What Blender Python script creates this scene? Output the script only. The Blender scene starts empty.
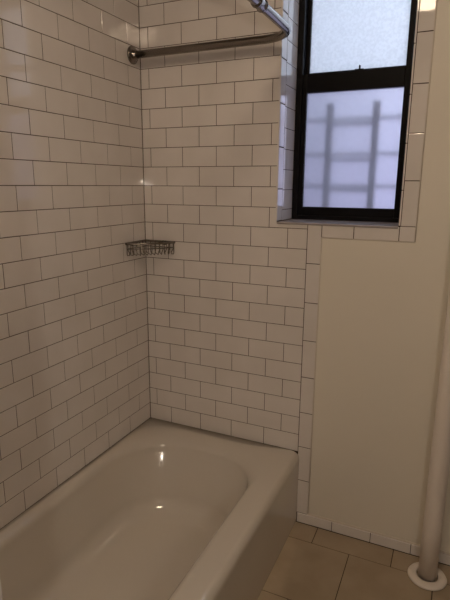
import bpy, bmesh, math, random
from mathutils import Vector, Matrix

random.seed(7)
C = bpy.context.scene.collection
PI = math.pi
Z = 0.3347            # height of the bathtub rim above the floor
TH, TW, G = 0.0778, 0.154, 0.0022   # tile pitch (rows, columns) and grout joint
CEIL = 2.52

# ------------------------------------------------------------------ materials
def mat(name, col, rough=0.5, metal=0.0, spec=0.5, coat=0.0):
    m = bpy.data.materials.new(name); m.use_nodes = True
    b = m.node_tree.nodes['Principled BSDF']
    b.inputs['Base Color'].default_value = (*col, 1)
    b.inputs['Roughness'].default_value = rough
    b.inputs['Metallic'].default_value = metal
    b.inputs['Specular IOR Level'].default_value = spec
    b.inputs['Coat Weight'].default_value = coat
    b.inputs['Coat Roughness'].default_value = 0.03
    return m

def noise_col(m, scale, c1, c2, detail=4, pos=(0.35, 0.65)):
    nt = m.node_tree; b = nt.nodes['Principled BSDF']
    tc = nt.nodes.new('ShaderNodeTexCoord'); n = nt.nodes.new('ShaderNodeTexNoise')
    r = nt.nodes.new('ShaderNodeValToRGB')
    n.inputs['Scale'].default_value = scale; n.inputs['Detail'].default_value = detail
    r.color_ramp.elements[0].position = pos[0]; r.color_ramp.elements[0].color = (*c1, 1)
    r.color_ramp.elements[1].position = pos[1]; r.color_ramp.elements[1].color = (*c2, 1)
    nt.links.new(tc.outputs['Object'], n.inputs['Vector'])
    nt.links.new(n.outputs['Fac'], r.inputs['Fac']); nt.links.new(r.outputs['Color'], b.inputs['Base Color'])

def bump(m, scale, strength, dist=0.002, detail=2):
    nt = m.node_tree; b = nt.nodes['Principled BSDF']
    tc = nt.nodes.new('ShaderNodeTexCoord'); n = nt.nodes.new('ShaderNodeTexNoise'); bp = nt.nodes.new('ShaderNodeBump')
    n.inputs['Scale'].default_value = scale; n.inputs['Detail'].default_value = detail
    bp.inputs['Strength'].default_value = strength; bp.inputs['Distance'].default_value = dist
    nt.links.new(tc.outputs['Object'], n.inputs['Vector'])
    nt.links.new(n.outputs['Fac'], bp.inputs['Height']); nt.links.new(bp.outputs['Normal'], b.inputs['Normal'])

M = {}
M['tile'] = mat('white_glazed_tile', (.76, .72, .69), .035, spec=.55)
noise_col(M['tile'], 5.0, (.74, .70, .665), (.80, .76, .73)); bump(M['tile'], 26, .07, .0008, 1)
M['dark'] = mat('low_bounce_wall_paint', (.16, .13, .11), .7)  # unseen walls, darkened on purpose to weaken the bounced fill light
M['grout'] = mat('dark_grout', (.06, .034, .022), .95, spec=.1)
M['edge_grout'] = mat('pale_caulk', (.66, .60, .52), .5)
M['paint'] = mat('cream_wall_paint', (.80, .755, .66), .42, spec=.35); bump(M['paint'], 9, .25, .004, 3)
M['ceil'] = mat('low_bounce_ceiling_paint', (.34, .30, .27), .8)  # unseen ceiling, colour lowered so less light bounces onto the upper walls
M['floor'] = mat('beige_floor_tile', (.56, .46, .36), .42, spec=.4)
noise_col(M['floor'], 7, (.36, .285, .20), (.42, .34, .245), 5); bump(M['floor'], 40, .08, .001, 2)
M['floor_grout'] = mat('brown_floor_grout', (.05, .032, .022), .95, spec=.1)
M['enamel'] = mat('glossy_tub_enamel', (.645, .60, .53), .09, spec=.6, coat=.5); bump(M['enamel'], 6, .05, .002, 1)
M['metal'] = mat('satin_nickel', (  .24, .215, .19), .22, 1.0); bump(M['metal'], 60, .03, .0005, 1)
M['wire'] = mat('tarnished_chrome_wire', (.30, .27, .24), .25, 1.0)
M['chrome'] = mat('chrome', (.7, .7, .7), .08, 1.0)
M['frame'] = mat('black_window_paint', (.004, .0035, .0045), .45, spec=.12)
M['sill'] = mat('worn_sill_tile', (.36, .32, .31), .25)
M['pipe'] = mat('cream_pipe_paint', (.84, .77, .70), .30, spec=.5); bump(M['pipe'], 22, .2, .003, 3)
M['iron'] = mat('dark_iron', (.02, .022, .035), .6)

def emit(name, col, s):
    m = bpy.data.materials.new(name); m.use_nodes = True; nt = m.node_tree
    nt.nodes.remove(nt.nodes['Principled BSDF']); e = nt.nodes.new('ShaderNodeEmission')
    e.inputs['Color'].default_value = (*col, 1); e.inputs['Strength'].default_value = s
    nt.links.new(e.outputs[0], nt.nodes['Material Output'].inputs['Surface']); return m
M['dome_glow'] = emit('warm_dome_glow', (1.0, .77, .545), 28.0)
M['bulb_glow'] = emit('warm_bulb_glow', (1.0, .89, .76), 620.0)

def frosted(name, tint, rough, fac, scale, bstr, vary):
    m = bpy.data.materials.new(name); m.use_nodes = True; nt = m.node_tree; N = nt.nodes.new; L = nt.links.new
    nt.nodes.remove(nt.nodes['Principled BSDF'])
    tc = N('ShaderNodeTexCoord'); n = N('ShaderNodeTexNoise'); b = N('ShaderNodeBump')
    n.inputs['Scale'].default_value = scale; n.inputs['Detail'].default_value = 3
    b.inputs['Strength'].default_value = bstr; b.inputs['Distance'].default_value = .001
    L(tc.outputs['Object'], n.inputs['Vector']); L(n.outputs['Fac'], b.inputs['Height'])
    cr = N('ShaderNodeValToRGB'); cr.color_ramp.elements[0].position = .38; cr.color_ramp.elements[1].position = .62
    cr.color_ramp.elements[0].color = (*[t*(1-vary*.55) for t in tint], 1); cr.color_ramp.elements[1].color = (*tint, 1)
    L(n.outputs['Fac'], cr.inputs[0])
    tr = N('ShaderNodeBsdfTranslucent'); L(cr.outputs[0], tr.inputs['Color'])
    gl = N('ShaderNodeBsdfGlass'); L(cr.outputs[0], gl.inputs['Color'])
    gl.inputs['Roughness'].default_value = rough; gl.inputs['IOR'].default_value = 1.45
    mx = N('ShaderNodeMixShader'); L(b.outputs['Normal'], gl.inputs['Normal'])
    # the pattern pressed into the glass varies how milky it is
    mr = N('ShaderNodeMapRange'); mr.inputs[1].default_value = .35; mr.inputs[2].default_value = .65
    mr.inputs[3].default_value = max(0, fac - vary); mr.inputs[4].default_value = min(1, fac + vary)
    L(n.outputs['Fac'], mr.inputs[0]); L(mr.outputs[0], mx.inputs[0])
    L(tr.outputs[0], mx.inputs[1]); L(gl.outputs[0], mx.inputs[2])
    L(mx.outputs[0], nt.nodes['Material Output'].inputs['Surface']); return m
M['glass_up'] = frosted('pebbled_glass', (.97, .98, 1), .30, .55, 100, 1.0, .15)
M['glass_low'] = frosted('frosted_glass', (.93, .92, 1), .34, .88, 60, .05, .03)

# ------------------------------------------------------------------ helpers
def obj(name, bm, m, parent=None, smooth=False, loc=None):
    bmesh.ops.recalc_face_normals(bm, faces=bm.faces)
    me = bpy.data.meshes.new(name); bm.to_mesh(me); bm.free()
    for x in (m if isinstance(m, (list, tuple)) else [m]): me.materials.append(x)
    if smooth:
        for p in me.polygons: p.use_smooth = True
    o = bpy.data.objects.new(name, me); C.objects.link(o)
    if parent: o.parent = parent
    if loc: o.location = loc
    return o

def struct(o): o['kind'] = 'structure'; return o

def thing(name, label, cat, loc, group=None):
    o = bpy.data.objects.new(name, None); C.objects.link(o); o.location = loc; o.empty_display_size = .1
    o['label'] = label; o['category'] = cat
    if group: o['group'] = group
    return o

def box(bm, x0, x1, y0, y1, z0, z1, mi=0):
    vs = [bm.verts.new(p) for p in ((x0,y0,z0),(x1,y0,z0),(x1,y1,z0),(x0,y1,z0),(x0,y0,z1),(x1,y0,z1),(x1,y1,z1),(x0,y1,z1))]
    for f in ((0,3,2,1),(4,5,6,7),(0,1,5,4),(1,2,6,5),(2,3,7,6),(3,0,4,7)):
        bm.faces.new([vs[i] for i in f]).material_index = mi

def bevel_box(bm, x0, x1, y0, y1, z0, z1, r=.002, seg=2):
    b2 = bmesh.new(); box(b2, x0, x1, y0, y1, z0, z1)
    bmesh.ops.bevel(b2, geom=list(b2.edges), offset=r, segments=seg, affect='EDGES', profile=.6)
    me = bpy.data.meshes.new('t'); b2.to_mesh(me); b2.free(); bm.from_mesh(me); bpy.data.meshes.remove(me)

def tube(bm, pts, r, n=16, caps=True, closed=False):
    pts = [Vector(p) for p in pts]; rings = []; prev = None
    N = len(pts)
    for i, p in enumerate(pts):
        if closed: d = pts[(i+1) % N] - pts[i-1]
        else: d = pts[min(i+1, N-1)] - pts[max(i-1, 0)]
        d.normalize()
        if prev is None:
            a = Vector((0,0,1)) if abs(d.z) < .9 else Vector((1,0,0))
        else: a = prev
        a = (a - d*a.dot(d)).normalized(); prev = a; b = d.cross(a)
        rr = r[i] if isinstance(r, (list, tuple)) else r
        rings.append([bm.verts.new(p + a*rr*math.cos(2*PI*k/n) + b*rr*math.sin(2*PI*k/n)) for k in range(n)])
    M2 = N if closed else N-1
    for i in range(M2):
        A, B = rings[i], rings[(i+1) % N]
        for k in range(n): bm.faces.new((A[k], A[(k+1) % n], B[(k+1) % n], B[k]))
    if caps and not closed:
        bm.faces.new(list(reversed(rings[0]))); bm.faces.new(rings[-1])

def lathe(bm, prof, axis='Z', o=(0,0,0), n=40, close=False):
    rings = []
    for r, h in prof:
        ring = []
        for k in range(n):
            c, s = r*math.cos(2*PI*k/n), r*math.sin(2*PI*k/n)
            p = {'Z': (c, s, h), 'X': (h, c, s), 'Y': (c, h, s)}[axis]
            ring.append(bm.verts.new((p[0]+o[0], p[1]+o[1], p[2]+o[2])))
        rings.append(ring)
    m = len(rings)
    for i in range(m if close else m-1):
        A, B = rings[i], rings[(i+1) % m]
        for k in range(n): bm.faces.new((A[k], A[(k+1) % n], B[(k+1) % n], B[k]))
    if not close:
        bm.faces.new(list(reversed(rings[0]))); bm.faces.new(rings[-1])

def tile_poly(bm, pts, place, th=.006, ch=.0009, tilt=.0019, mi=0, flat=False):
    """A glazed tile whose outline pts (counter-clockwise, axis aligned) lies in a wall plane; place(a, b, h) -> xyz."""
    n = len(pts)
    cx = sum(p[0] for p in pts)/n; cy = sum(p[1] for p in pts)/n
    ta, tb = random.gauss(0, tilt), random.gauss(0, tilt)
    if flat: ta = tb = 0
    dh = random.uniform(-.00012, .00012)
    def inset(d):
        out = []
        for i in range(n):
            p0, p, p1 = pts[i-1], pts[i], pts[(i+1) % n]
            e0 = (p[0]-p0[0], p[1]-p0[1]); e1 = (p1[0]-p[0], p1[1]-p[1])
            l0 = math.hypot(*e0); l1 = math.hypot(*e1)
            out.append((p[0] + d*(-e0[1]/l0 - e1[1]/l1), p[1] + d*(e0[0]/l0 + e1[0]/l1)))
        return out
    def ring(q, h, t):
        return [bm.verts.new(place(a, b, h + (ta*(a-cx)+tb*(b-cy)+dh if t else 0))) for a, b in q]
    r0 = ring(pts, -th, False); r1 = ring(pts, -ch*.8, True); r2 = ring(inset(ch*.45), -ch*.2, True); r3 = ring(inset(ch*1.3), 0, True)
    for A, B in ((r0, r1), (r1, r2), (r2, r3)):
        for i in range(n): bm.faces.new((A[i], A[(i+1) % n], B[(i+1) % n], B[i])).material_index = mi
    bm.faces.new(r3).material_index = mi

def rect(a0, a1, b0, b1, g=G/2):
    return [(a0+g, b0+g), (a1-g, b0+g), (a1-g, b1-g), (a0+g, b1-g)]

# ------------------------------------------------------------------ left wall (tiled beside the tub)
XP, YF, XR = 0.797, -2.55, 1.80     # partition end, front wall, right wall
YT = -1.52                          # foot end of the tub
bm = bmesh.new(); box(bm, -.15, -.006, YF-.12, .30, -.05, CEIL)
wall_left = struct(obj('wall_left', bm, M['paint']))
bm = bmesh.new()
box(bm, -.0062, -.0011, YT, .0, 0, CEIL, 1)
pl = lambda a, b, h: (h, -a, b)
k = -1
k_top = int((CEIL-Z)/TH)+1
for k in range(-1, k_top):
    b0, b1 = Z+k*TH, min(Z+(k+1)*TH, CEIL-.001)
    if b1-b0 < .01: continue
    if k == 0: b0 -= .0006
    js = 0.0866 + (TW/2 if k % 2 == 0 else 0)
    cuts = [0.0008]
    while js < -YT-.01: cuts.append(js); js += TW
    cuts.append(-YT-.001)
    for a0, a1 in zip(cuts, cuts[1:]):
        if k == -1: continue
        tile_poly(bm, rect(a0, a1, b0, b1), pl, flat=(k in (13, 14) and a0 < .05))
obj('subway_tiles', bm, [M['tile'], M['grout']], wall_left)

# ------------------------------------------------------------------ back wall
WX0, WX1, WZ0, WZ1 = 0.610, 1.062, Z+.957, Z+2.04    # finished window opening
XF, XT = 0.734, 0.789                               # edge of the tile field, edge of the trim column
bm = bmesh.new()
DB = .27
box(bm, 0-.006, WX0-.008, .0032, DB, -.05, CEIL); box(bm, WX1+.008, XR+.15, .0032, DB, -.05, CEIL)
box(bm, WX0-.008, WX1+.008, .0032, DB, -.05, WZ0-.008); box(bm, WX0-.008, WX1+.008, .0032, DB, WZ1+.008, CEIL)
wall_back = struct(obj('wall_back', bm, M['paint']))
pb = lambda a, b, h: (a, -h, b)
bm = bmesh.new()
# dark grout bed behind the tiles
for x0, x1, z0, z1 in ((-.001, WX0-.001, 0, CEIL), (WX0-.001, XF, 0, WZ0-.001), (XF, XT-.0015, 0, WZ0-.001), (XT-.0015, 1.1185, Z+.9045, WZ0-.001), (WX1+.007, 1.1185, WZ0-.001, 2.44)):
    box(bm, x0, x1, .0011, .0062, z0, z1, 1)
for k in range(0, k_top):
    b0, b1 = Z+k*TH, min(Z+(k+1)*TH, CEIL-.001)
    if b1-b0 < .01: continue
    if k == 0: b0 -= .0006
    js = .1167 - (TW/2 if k % 2 else 0)
    cuts = [.0008]
    while js < XF-.02: cuts.append(js); js += TW
    cuts.append(XF)
    for a0, a1 in zip(cuts, cuts[1:]):
        r = rect(a0, a1, b0, b1); g = G/2
        if b0 < WZ0 < b1:                       # row cut by the window sill
            zt = WZ0-.003
            if a1 <= WX0: pass
            elif a0 >= WX0: r = rect(a0, a1, b0, zt+g)
            else: r = [(a0+g, b0+g), (a1-g, b0+g), (a1-g, zt), (WX0-.001, zt), (WX0-.001, b1-g), (a0+g, b1-g)]
        elif b0 >= WZ0 and b0 < WZ1+.02:
            if a0 >= WX0-.012: continue
            if a1 > WX0: r = rect(a0, WX0, b0, b1); r = [(a0+g, b0+g), (WX0-.001, b0+g), (WX0-.001, b1-g), (a0+g, b1-g)]
        tile_poly(bm, r, pb, flat=(k in (13, 14) and a0 < .05))
# trim column of upright tiles between the field and the painted wall
zs = [Z+.957-.1555*i for i in range(0, 9)] ; zs = [z for z in zs if z > .07] + [.047]
for z1, z0 in zip(zs, zs[1:]): tile_poly(bm, rect(XF, XT, z0, z1), pb, ch=.0016)
# apron tiles under the window
xs = [XT, .908, 1.0665]
for x0, x1 in zip(xs, xs[1:]): tile_poly(bm, rect(x0, x1, Z+.9037, WZ0-.002), pb, ch=.0016)
tile_poly(bm, rect(1.0665, 1.1205, Z+.9037, WZ0), pb, ch=.0016)
# column of upright tiles right of the window
zz = WZ0
while zz < 2.42:
    tile_poly(bm, rect(1.069, 1.1205, zz, zz+.1562), pb, ch=.0016, tilt=.004); zz += .1562
obj('subway_tiles', bm, [M['tile'], M['grout']], wall_back)

# window reveal lined with tile
bm = bmesh.new()
RD = .192
for x0, x1 in ((WX0-.0075, WX0-.0012), (WX1+.0012, WX1+.0075)): box(bm, x0, x1, .0015, RD, WZ0-.007, WZ1+.007, 1)
box(bm, WX0-.0012, WX1+.0012, .0015, RD, WZ1+.0012, WZ1+.0075, 1)
pr = lambda a, b, h: (WX0+h, a, b); pr2 = lambda a, b, h: (WX1-h, a, b)
for P in (pr, pr2):
    zz = WZ0 - .032
    while zz < WZ1-.001:
        z0, z1 = max(zz, WZ0+.001), min(zz+.1562, WZ1); tile_poly(bm, rect(-.001, .064, z0, z1), P, ch=.003, tilt=.003); zz += .1562
    zz = WZ0 - .035
    while zz < WZ1-.001:
        z0, z1 = max(zz, WZ0+.001), min(zz+TH, WZ1)
        if z1-z0 > .006: tile_poly(bm, rect(.064, RD, z0, z1), P, tilt=.003)
        zz += TH
ph = lambda a, b, h: (a, b, WZ1-h)
xx = WX0
while xx < WX1-.01:
    tile_poly(bm, rect(xx, min(xx+.1562, WX1), .0, .064), ph, ch=.002); tile_poly(bm, rect(xx, min(xx+.1562, WX1), .064, RD), ph); xx += .1562
obj('reveal_tiles', bm, [M['tile'], M['grout']], wall_back)
# sill ledge
bm = bmesh.new(); bevel_box(bm, WX0+.0008, WX1-.0008, -.004, RD, WZ0-.0085, WZ0, .0025)
s = struct(obj('trim_1', bm, M['sill'])); s['label'] = 'narrow grey window ledge under the black window frame'

# pale caulk bead where the tile trim meets the paint
bm = bmesh.new()
tube(bm, [(XT+.0002, .0034, .050), (XT+.0002, .0034, Z+.903)], .0028, 10)
tube(bm, [(XT, .0034, Z+.9038), (1.1205, .0034, Z+.9038)], .0028, 10)
tube(bm, [(1.1205, .0034, Z+.9038), (1.1205, .0034, 2.44)], .0028, 10)
obj('caulk', bm, M['edge_grout'], wall_back, True)

# ------------------------------------------------------------------ other walls, ceiling, partition
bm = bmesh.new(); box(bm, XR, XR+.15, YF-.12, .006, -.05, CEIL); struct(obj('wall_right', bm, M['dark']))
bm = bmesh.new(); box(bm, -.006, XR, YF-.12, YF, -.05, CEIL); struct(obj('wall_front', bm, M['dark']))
bm = bmesh.new(); box(bm, -.005, XP, YT-.12, YT-.006, 0, CEIL); wp = struct(obj('wall_partition', bm, M['paint']))
bm = bmesh.new(); box(bm, -.004, XP-.055, YT-.0062, YT-.0011, 0, CEIL, 1)
pp = lambda a, b, h: (XP-.052-a, YT+h, b)
for k in range(0, k_top):
    b0, b1 = Z+k*TH, min(Z+(k+1)*TH, CEIL-.001)
    if b1-b0 < .01: continue
    if k == 0: b0 -= .0006
    js = TW*(1 if k % 2 else .5); cuts = [0]
    while js < XP-.052-.02: cuts.append(js); js += TW
    cuts.append(XP-.053)
    for a0, a1 in zip(cuts, cuts[1:]): tile_poly(bm, rect(a0, a1, b0, b1), pp)
zz = 0.0
while zz < CEIL-.02: tile_poly(bm, rect(-.052, 0, zz, min(zz+.1562, CEIL-.002)), pp, ch=.002); zz += .1562
obj('subway_tiles', bm, [M['tile'], M['grout']], wp)
bm = bmesh.new(); box(bm, -.15, XR+.15, YF-.12, DB, CEIL, CEIL+.1); struct(obj('ceiling', bm, M['ceil']))

# ------------------------------------------------------------------ floor
bm = bmesh.new(); box(bm, -.15, XR+.15, YF-.12, DB, -.12, -.0016, 1)
pf = lambda a, b, h: (a, b, h)
FG = .0028; FT = .3105
def floor_row(y0, y1, xstart):
    lo = .60 if y1 > -1.6 else .001
    x = xstart - 3*FT
    while x < XR:
        a0, a1 = max(x, lo), min(x+FT, XR)
        if a1-a0 > .01: tile_poly(bm, rect(a0, a1, y0, y1, FG/2), pf, th=.0018, ch=.0009, tilt=.0008)
        x += FT
floor_row(-.105, -.001, .837-FT)
y, i = -.105, 0
while y > YF:
    floor_row(max(y-.314, YF), y, (.9895-FT*2) if i % 2 == 0 else (.837-FT)); y -= .314; i += 1
struct(obj('floor', bm, [M['floor'], M['floor_grout']]))

# tile baseboard along the back wall
bm = bmesh.new()
box(bm, .7425, XR-.001, .0005, .0058, 0.0005, .0455, 1)
xs = [.7425, .8945, 1.0535, 1.21, 1.3665, 1.523, 1.6795, XR-.001]
pbb = lambda a, b, h: (a, -.004-h, b)
for x0, x1 in zip(xs, xs[1:]): tile_poly(bm, rect(x0, x1, .0018, .0475), pbb, th=.0095, ch=.0022, tilt=.002)
tube(bm, [(.79, .004, .049), (XR-.002, .004, .049)], .004, 8)
for f in bm.faces:
    if len(f.verts) == 4 and abs(f.calc_center_median().z-.049) < .0045 and f.calc_center_median().x > 1.2 and f.calc_area() > .003: f.material_index = 2
struct(obj('baseboard_back', bm, [M['tile'], M['floor_grout'], M['edge_grout']]))

# ------------------------------------------------------------------ bathtub
def ring_pts(x0, x1, yb, yf, rc, nc=14, ns=10, nl=22):
    """rounded rectangle, fixed number of points whatever its size"""
    rc = min(rc, (x1-x0)/2-.001, (yb-yf)/2-.001); P = []; rq = rc*(.78 if rc > .05 else 1)
    cs = [((x1-rq, yb-rq), 0), ((x0+rc, yb-rc), PI/2), ((x0+rc, yf+rc), PI), ((x1-rq, yf+rq), 3*PI/2)]
    rad = [rq, rc, rc, rq]
    for i, ((cx, cy), a0) in enumerate(cs):
        rc = rad[i]
        for j in range(nc+1):
            a = a0 + PI/2*j/nc; P.append((cx+rc*math.cos(a), cy+rc*math.sin(a)))
        (nx, ny), a1 = cs[(i+1) % 4]
        rn = rad[(i+1) % 4]; e = (nx+rn*math.cos(a1), ny+rn*math.sin(a1)); s_ = P[-1]; m = ns if i % 2 == 0 else nl
        for j in range(1, m): P.append((s_[0]+(e[0]-s_[0])*j/m, s_[1]+(e[1]-s_[1])*j/m))
    return P
tub = thing('bathtub', 'off-white enamelled bathtub set into the tiled corner', 'bathtub', (.37, -.76, 0))
TX, TY = -.37, .76
X0, X1, YB, YE = .0004, .7415, -.0004, YT+.0012
levels = [(0.0, X0, X1-.002, YB, YE, .004), (.02, X0, X1, YB, YE, .004), (Z-.034, X0, X1+.0015, YB, YE, .005)]
for j in range(1, 8):
    a = PI/2*j/7; r = .028
    levels.append((Z-r+r*math.sin(a), X0, X1+.0015-r*(1-math.cos(a)), YB, YE, .005+.01*j/7))
ox0, ox1, oyb, oyf = .052, .626, -.132, -1.43          # basin mouth just below the rim
for j in range(0, 9):
    a = PI/2*j/8; r = .034
    d = r*(1-math.sin(a))
    levels.append((Z-r*(1-math.cos(a)), ox0-d, ox1+d*.9, oyb+d*2.3, oyf-d, .262+d*.5))
H = .255
far = lambda t: oyb-(.53*(t*.19)-.55*(t*.19)**2)
for t in (.1, .2, .3, .4, .5, .6, .7, .8, .88):
    levels.append((Z-.034-(H-.034)*t*.86, ox0+.045*t, ox1-.055*t, far(t), oyf+.06*t, .262-.02*t))
bx0, bx1, byb, byf = ox0+.045*.88, ox1-.055*.88, far(.88), oyf+.06*.88
zb = levels[-1][0]
r = .075
for j in range(1, 10):
    a = PI/2*j/9
    levels.append((zb-r*math.sin(a), bx0+r*(1-math.cos(a))*.95, bx1-r*(1-math.cos(a)), byb-r*1.15*(1-math.cos(a)), byf+r*(1-math.cos(a)), .244-.04*j/9))
zl, a0, a1, b0, b1, rc = levels[-1]
for t in (.25, .5, .75, .97):
    levels.append((zl-.006*t, a0+(.31-a0)*t, a1-(a1-.33)*t, b0-(b0+.72)*t, b1+(-.76-b1)*t, max(rc*(1-t), .002)))
bm = bmesh.new(); rings = []
for (z, x0, x1, yb, yf, rc) in levels:
    rings.append([bm.verts.new((p[0]+TX, p[1]+TY, z)) for p in ring_pts(x0, x1, yb, yf, rc)])
n = len(rings[0])
for A, B in zip(rings, rings[1:]):
    for i in range(n): bm.faces.new((A[i], A[(i+1) % n], B[(i+1) % n], B[i]))
bm.faces.new(rings[-1])
o = obj('tub_body', bm, M['enamel'], tub, True)
floor_z = levels[-1][0]
bm = bmesh.new(); lathe(bm, [(.001, .006), (.02, .006), (.030, .004), (.033, 0), (.033, -.004), (.001, -.004)], 'Z', (.34+TX, -1.25+TY, zl+.001), 32)
d = obj('drain', bm, M['chrome'], tub, True); d['label'] = 'chrome drain'

# ------------------------------------------------------------------ curved shower rod
RX, RY, RZ, RR = .677, -.0567, Z+1.598, .0145
rod = thing('shower_curtain_rod', 'bent satin metal shower rod running over the bathtub below the window top', 'shower rod', (0, RY, RZ))
pts = [(.004, RY, RZ), (.15, RY, RZ), (.3, RY, RZ), (.45, RY, RZ)]
rb = .115
pts += [(RX-rb+rb*math.sin(PI/2*j/14), RY-rb+rb*math.cos(PI/2*j/14), RZ) for j in range(15)]
pts += [(RX, y, RZ) for y in (-.28, -.4, -.7, -1.0, -1.3, YT+.004)]
bm = bmesh.new(); tube(bm, [(p[0], p[1]-RY, 0) for p in pts], RR, 24); obj('rod', bm, M['metal'], rod, True)
bm = bmesh.new(); lathe(bm, [(.034, .0003), (.034, .004), (.031, .008), (.024, .011), (.019, .014), (.017, .024), (.0145, .026), (.001, .026)][::-1], 'X', (0, 0, 0), 40)
obj('wall_flange', bm, M['metal'], rod, True)
bm = bmesh.new(); lathe(bm, [(.034, .0003), (.034, .004), (.031, .008), (.024, .011), (.019, .014), (.017, .024), (.0145, .026), (.001, .026)][::-1], 'Y', (RX, YT-RY+.0, 0), 40)
obj('wall_flange', bm, M['metal'], rod, True)
bm = bmesh.new()
y0 = -.375-RY
lathe(bm, [(.0135, y0), (.0175, y0-.002), (.0185, y0-.008), (.0165, y0-.013), (.0165, y0-.045), (.0185, y0-.050), (.0175, y0-.056), (.0135, y0-.058)], 'Y', (RX, 0, 0), 32, close=False)
obj('coupling', bm, M['metal'], rod, True)

# ------------------------------------------------------------------ corner soap basket
BZ, BD, BL = Z+.852, .052, .154
bas = thing('soap_basket', 'small wire corner soap basket hanging on the white tiles', 'soap basket', (0, 0, BZ-BD))
def front(t, s=1.0):      # point of the slightly bowed front, t 0..1 from left wall to back wall
    a = Vector((.006, -BL*s)); b = Vector((BL*s, -.006)); p = a.lerp(b, t)
    bow = .022*math.sin(PI*t)*s; d = Vector((1, -1)).normalized(); return p + d*bow
bm = bmesh.new(); wr = .0026
loop = [front(t/16) for t in range(17)] + [Vector((.006, -.006))]
tube(bm, [(p.x, p.y, BD) for p in loop], wr*1.7, 8, closed=True)
obj('top_rim', bm, M['wire'], bas, True)
bm = bmesh.new(); loop = [front(t/16, .93) for t in range(17)] + [Vector((.008, -.008))]
tube(bm, [(p.x, p.y, .030) for p in loop], wr*.8, 8, closed=True)
obj('middle_rim', bm, M['wire'], bas, True)
for i in range(13):
    t = (i+.5)/13
    f = front(t); g = front(t, .93)
    # each wire drops from the front rim, turns under and runs back to the corner side
    bk = Vector((.007, -.007)); side = Vector((.007, -BL*(1-2*t)-.007)) if t < .5 else Vector((BL*(2*t-1)+.007, -.007))
    bk = side
    w = [(f.x, f.y, BD), (f.x, f.y, BD*.5), (g.x, g.y, .012)]
    e = g.lerp(bk, .10); w += [(e.x, e.y, .003)]
    e2 = g.lerp(bk, .92); w += [(e2.x, e2.y, .003), (bk.x, bk.y, .010), (bk.x, bk.y, BD)]
    bm = bmesh.new(); tube(bm, w, wr*.8, 8); obj('wire', bm, M['wire'], bas, True)
for (x, y, ax) in ((.0004, -.10, 'X'), (.10, -.0004, 'Y')):
    bm = bmesh.new()
    if ax == 'X': bevel_box(bm, .0006, .0050, y-.010, y+.010, BD-.014, BD+.006, .001)
    else: bevel_box(bm, x-.010, x+.010, -.0050, -.0006, BD-.014, BD+.006, .001)
    obj('mounting_tab', bm, M['wire'], bas)

# ------------------------------------------------------------------ riser pipe
px, py = 1.2785, -.100
pipe = thing('heating_pipe', 'cream painted heating pipe rising from the tiled floor beside the wall', 'pipe', (px, py, 0))
bm = bmesh.new(); tube(bm, [(0, 0, z*CEIL/12+ (.0006 if z == 0 else 0) - (.001 if z == 12 else 0)) for z in range(13)], .0325, 32)
obj('pipe', bm, M['pipe'], pipe, True)
bm = bmesh.new(); lathe(bm, [(.0375, .0012), (.068, .0012), (.0695, .004), (.067, .009), (.060, .0125), (.048, .0145), (.040, .014), (.0375, .010)], 'Z', (0, 0, 0), 48, close=True)
fo = obj('floor_flange', bm, M['pipe'], pipe, True)

# ------------------------------------------------------------------ window
win = bpy.data.objects.new('window_1', None); C.objects.link(win); win.location = (.836, .22, WZ0); struct(win)
wx, wy, wz = win.location
def wbox(name, bxs, m, parent=win, r=.002):
    bm = bmesh.new()
    for b in bxs: bevel_box(bm, b[0]-wx, b[1]-wx, b[2]-wy, b[3]-wy, b[4]-wz, b[5]-wz, r)
    return obj(name, bm, m, parent)
F0, F1, FZ0, FZ1 = WX0-.007, WX1+.007, WZ0-.006, WZ1+.006
wbox('window_frame', [(F0, F0+.030, RD+.001, DB+.01, FZ0, FZ1), (F1-.030, F1, RD+.001, DB+.01, FZ0, FZ1),
                      (F0+.03, F1-.03, RD+.001, DB+.01, FZ0, FZ0+.022), (F0+.03, F1-.03, RD+.001, DB+.01, FZ1-.022, FZ1)], M['frame'])
gx0, gx1 = .651, 1.020
zl0, zl1, zm = Z+1.008, Z+1.455, Z+1.524
sa = .203
low = wbox('lower_sash', [(F0+.030, gx0, sa, sa+.03, FZ0+.022, zm), (gx1, F1-.030, sa, sa+.03, FZ0+.022, zm),
                    (gx0, gx1, sa, sa+.03, FZ0+.022, zl0), (gx0, gx1, sa, sa+.03, zl1, zm)], M['frame'])
wbox('glass_pane', [(gx0-.001, gx1+.001, sa+.012, sa+.017, zl0-.001, zl1+.001)], M['glass_low'], low, .0003)
sb = sa+.032
zu0, zu1 = Z+1.534, Z+1.975
up = wbox('upper_sash', [(F0+.030, gx0-.003, sb, sb+.03, zl1+.01, FZ1-.022), (gx1-.003, F1-.030, sb, sb+.03, zl1+.01, FZ1-.022),
                    (gx0-.003, gx1-.003, sb, sb+.03, zl1+.01, zu0), (gx0-.003, gx1-.003, sb, sb+.03, zu1, FZ1-.022)], M['frame'])
wbox('glass_pane', [(gx0-.004, gx1-.002, sb+.012, sb+.017, zu0-.001, zu1+.001)], M['glass_up'], up, .0003)
# sash latch on the meeting rail
bm = bmesh.new()
bevel_box(bm, .834-wx, .868-wx, sa+.004-wy, sa+.026-wy, zm-wz-.0005, zm+.006-wz, .0015)
bevel_box(bm, .849-wx, .854-wx, sa+.006-wy, sa+.020-wy, zm+.005-wz, zm+.020-wz, .0015)
obj('latch', bm, M['frame'], low)

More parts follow.
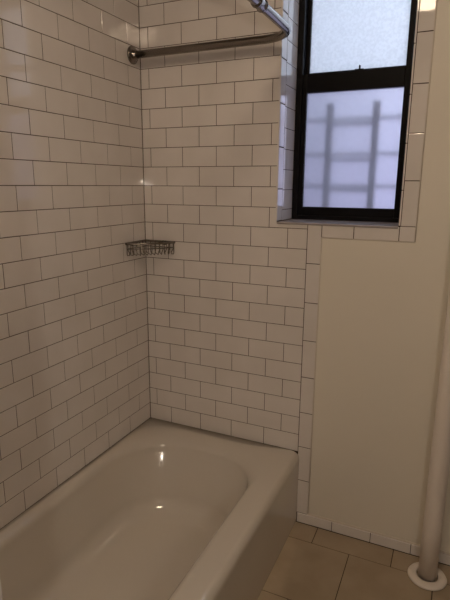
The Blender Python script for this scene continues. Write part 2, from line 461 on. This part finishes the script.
# guard of iron bars outside the lower pane
gy = .325
gd = thing('window_guard', 'dark iron window guard seen blurred behind the frosted lower pane', 'window guard', (.83, gy, Z+.94))
for x in (.728, .914):
    bm = bmesh.new(); bevel_box(bm, x-.83-.014, x-.83+.014, -.030, -.012, -.02, .485, .003); obj('upright_bar', bm, M['iron'], gd)
for z, zr in ((.425, .405), (.283, .262), (.150, .136)):
    bm = bmesh.new(); bevel_box(bm, -.33, .33, .036, .044, z-.004, z+.010, .002); obj('cross_bar', bm, M['iron'], gd)
    bm = bmesh.new(); bevel_box(bm, .735-.83, .895-.83, .010, .020, zr-.006, zr+.006, .002); obj('rung', bm, M['iron'], gd)
# ------------------------------------------------------------------ lamps of the room (behind and above the camera)
LX, LY = 1.0, -1.42
cl = thing('ceiling_lamp', 'round warm flush ceiling lamp above the bathroom floor', 'lamp', (LX, LY, CEIL))
bm = bmesh.new(); lathe(bm, [(.001, -.0005), (.19, -.0005), (.19, -.02), (.18, -.028), (.001, -.028)], 'Z', (0, 0, 0), 48); obj('base', bm, M['chrome'], cl)
bm = bmesh.new(); lathe(bm, [(.001, -.029), (.17, -.029), (.17, -.045)] + [(.17*math.cos(a*PI/20)+.0005, -.045-.07*math.sin(a*PI/20)) for a in range(1, 10)] + [(.001, -.115)], 'Z', (0, 0, 0), 48)
obj('glass_shade', bm, M['dome_glow'], cl, True)
SX, SY, SZ = 1.625, -2.435, 1.432
sc = thing('wall_lamp', 'small globe bulb wall lamp on the wall behind the camera', 'lamp', (SX, YF, SZ))
bm = bmesh.new(); lathe(bm, [(.001, .0005), (.045, .0005), (.045, .012), (.02, .018), (.018, .072), (.001, .072)], 'Y', (0, 0, 0), 32); obj('base', bm, M['chrome'], sc, False)
bm = bmesh.new(); bmesh.ops.create_uvsphere(bm, u_segments=24, v_segments=16, radius=.0235); bmesh.ops.translate(bm, verts=bm.verts, vec=(0, SY-YF, 0))
obj('bulb', bm, M['bulb_glow'], sc, True)

# ------------------------------------------------------------------ daylight
SKY = 4.4
w = bpy.data.worlds.new('sky'); bpy.context.scene.world = w; w.use_nodes = True; nt = w.node_tree
bg = nt.nodes['Background']; tc = nt.nodes.new('ShaderNodeTexCoord'); sp = nt.nodes.new('ShaderNodeSeparateXYZ'); rp = nt.nodes.new('ShaderNodeValToRGB')
nt.links.new(tc.outputs['Generated'], sp.inputs[0]); nt.links.new(sp.outputs['Z'], rp.inputs['Fac']); nt.links.new(rp.outputs[0], bg.inputs['Color'])
rp.color_ramp.elements[0].position = .02; rp.color_ramp.elements[0].color = (.41, .42, .58, 1)
rp.color_ramp.elements[1].position = .45; rp.color_ramp.elements[1].color = (.80, .96, 1.08, 1)
# made-up bright band in the sky, added to light the left window reveal
mr = nt.nodes.new('ShaderNodeMapRange'); mr.inputs[1].default_value = -1; mr.inputs[2].default_value = 1
mr.inputs[3].default_value = 0; mr.inputs[4].default_value = 1
xr = nt.nodes.new('ShaderNodeValToRGB'); e = xr.color_ramp.elements
e[0].position = .36; e[0].color = (.115, .115, .115, 1); e[1].position = 1; e[1].color = (.30, .30, .30, 1)
k_ = e.new(.72); k_.color = (1, 1, 1, 1); k_ = e.new(.81); k_.color = (.32, .32, .32, 1)
mu = nt.nodes.new('ShaderNodeMath'); mu.operation = 'MULTIPLY'; mu.inputs[1].default_value = SKY
nt.links.new(sp.outputs['X'], mr.inputs[0]); nt.links.new(mr.outputs[0], xr.inputs[0]); nt.links.new(xr.outputs[0], mu.inputs[0]); nt.links.new(mu.outputs[0], bg.inputs['Strength'])

# ------------------------------------------------------------------ camera
cam_d = bpy.data.cameras.new('camera'); cam = bpy.data.objects.new('camera', cam_d); C.objects.link(cam)
right = Vector((.90830159, .41826175, .00673321)); down = Vector((.09998938, -.20145231, -.97438139)); fwd = Vector((-.40619004, .88570541, -.22480118))
m = Matrix((right, -down, -fwd)).transposed().to_4x4(); m.translation = Vector((1.24898463, -1.87158685, 1.09628564+Z))
cam.matrix_world = m
cam_d.sensor_fit = 'VERTICAL'; cam_d.sensor_height = 36; cam_d.sensor_width = 27; cam_d.lens = 500.302/600*36; cam_d.clip_start = .02
S = bpy.context.scene; S.camera = cam
S.view_settings.view_transform = 'Standard'; S.view_settings.look = 'None'; S.view_settings.gamma = 1; S.view_settings.exposure = 0
S.cycles.max_bounces = 12; S.cycles.blur_glossy = 0; S.cycles.sample_clamp_indirect = 80; S.cycles.transmission_bounces = 8; S.cycles.use_denoising = True
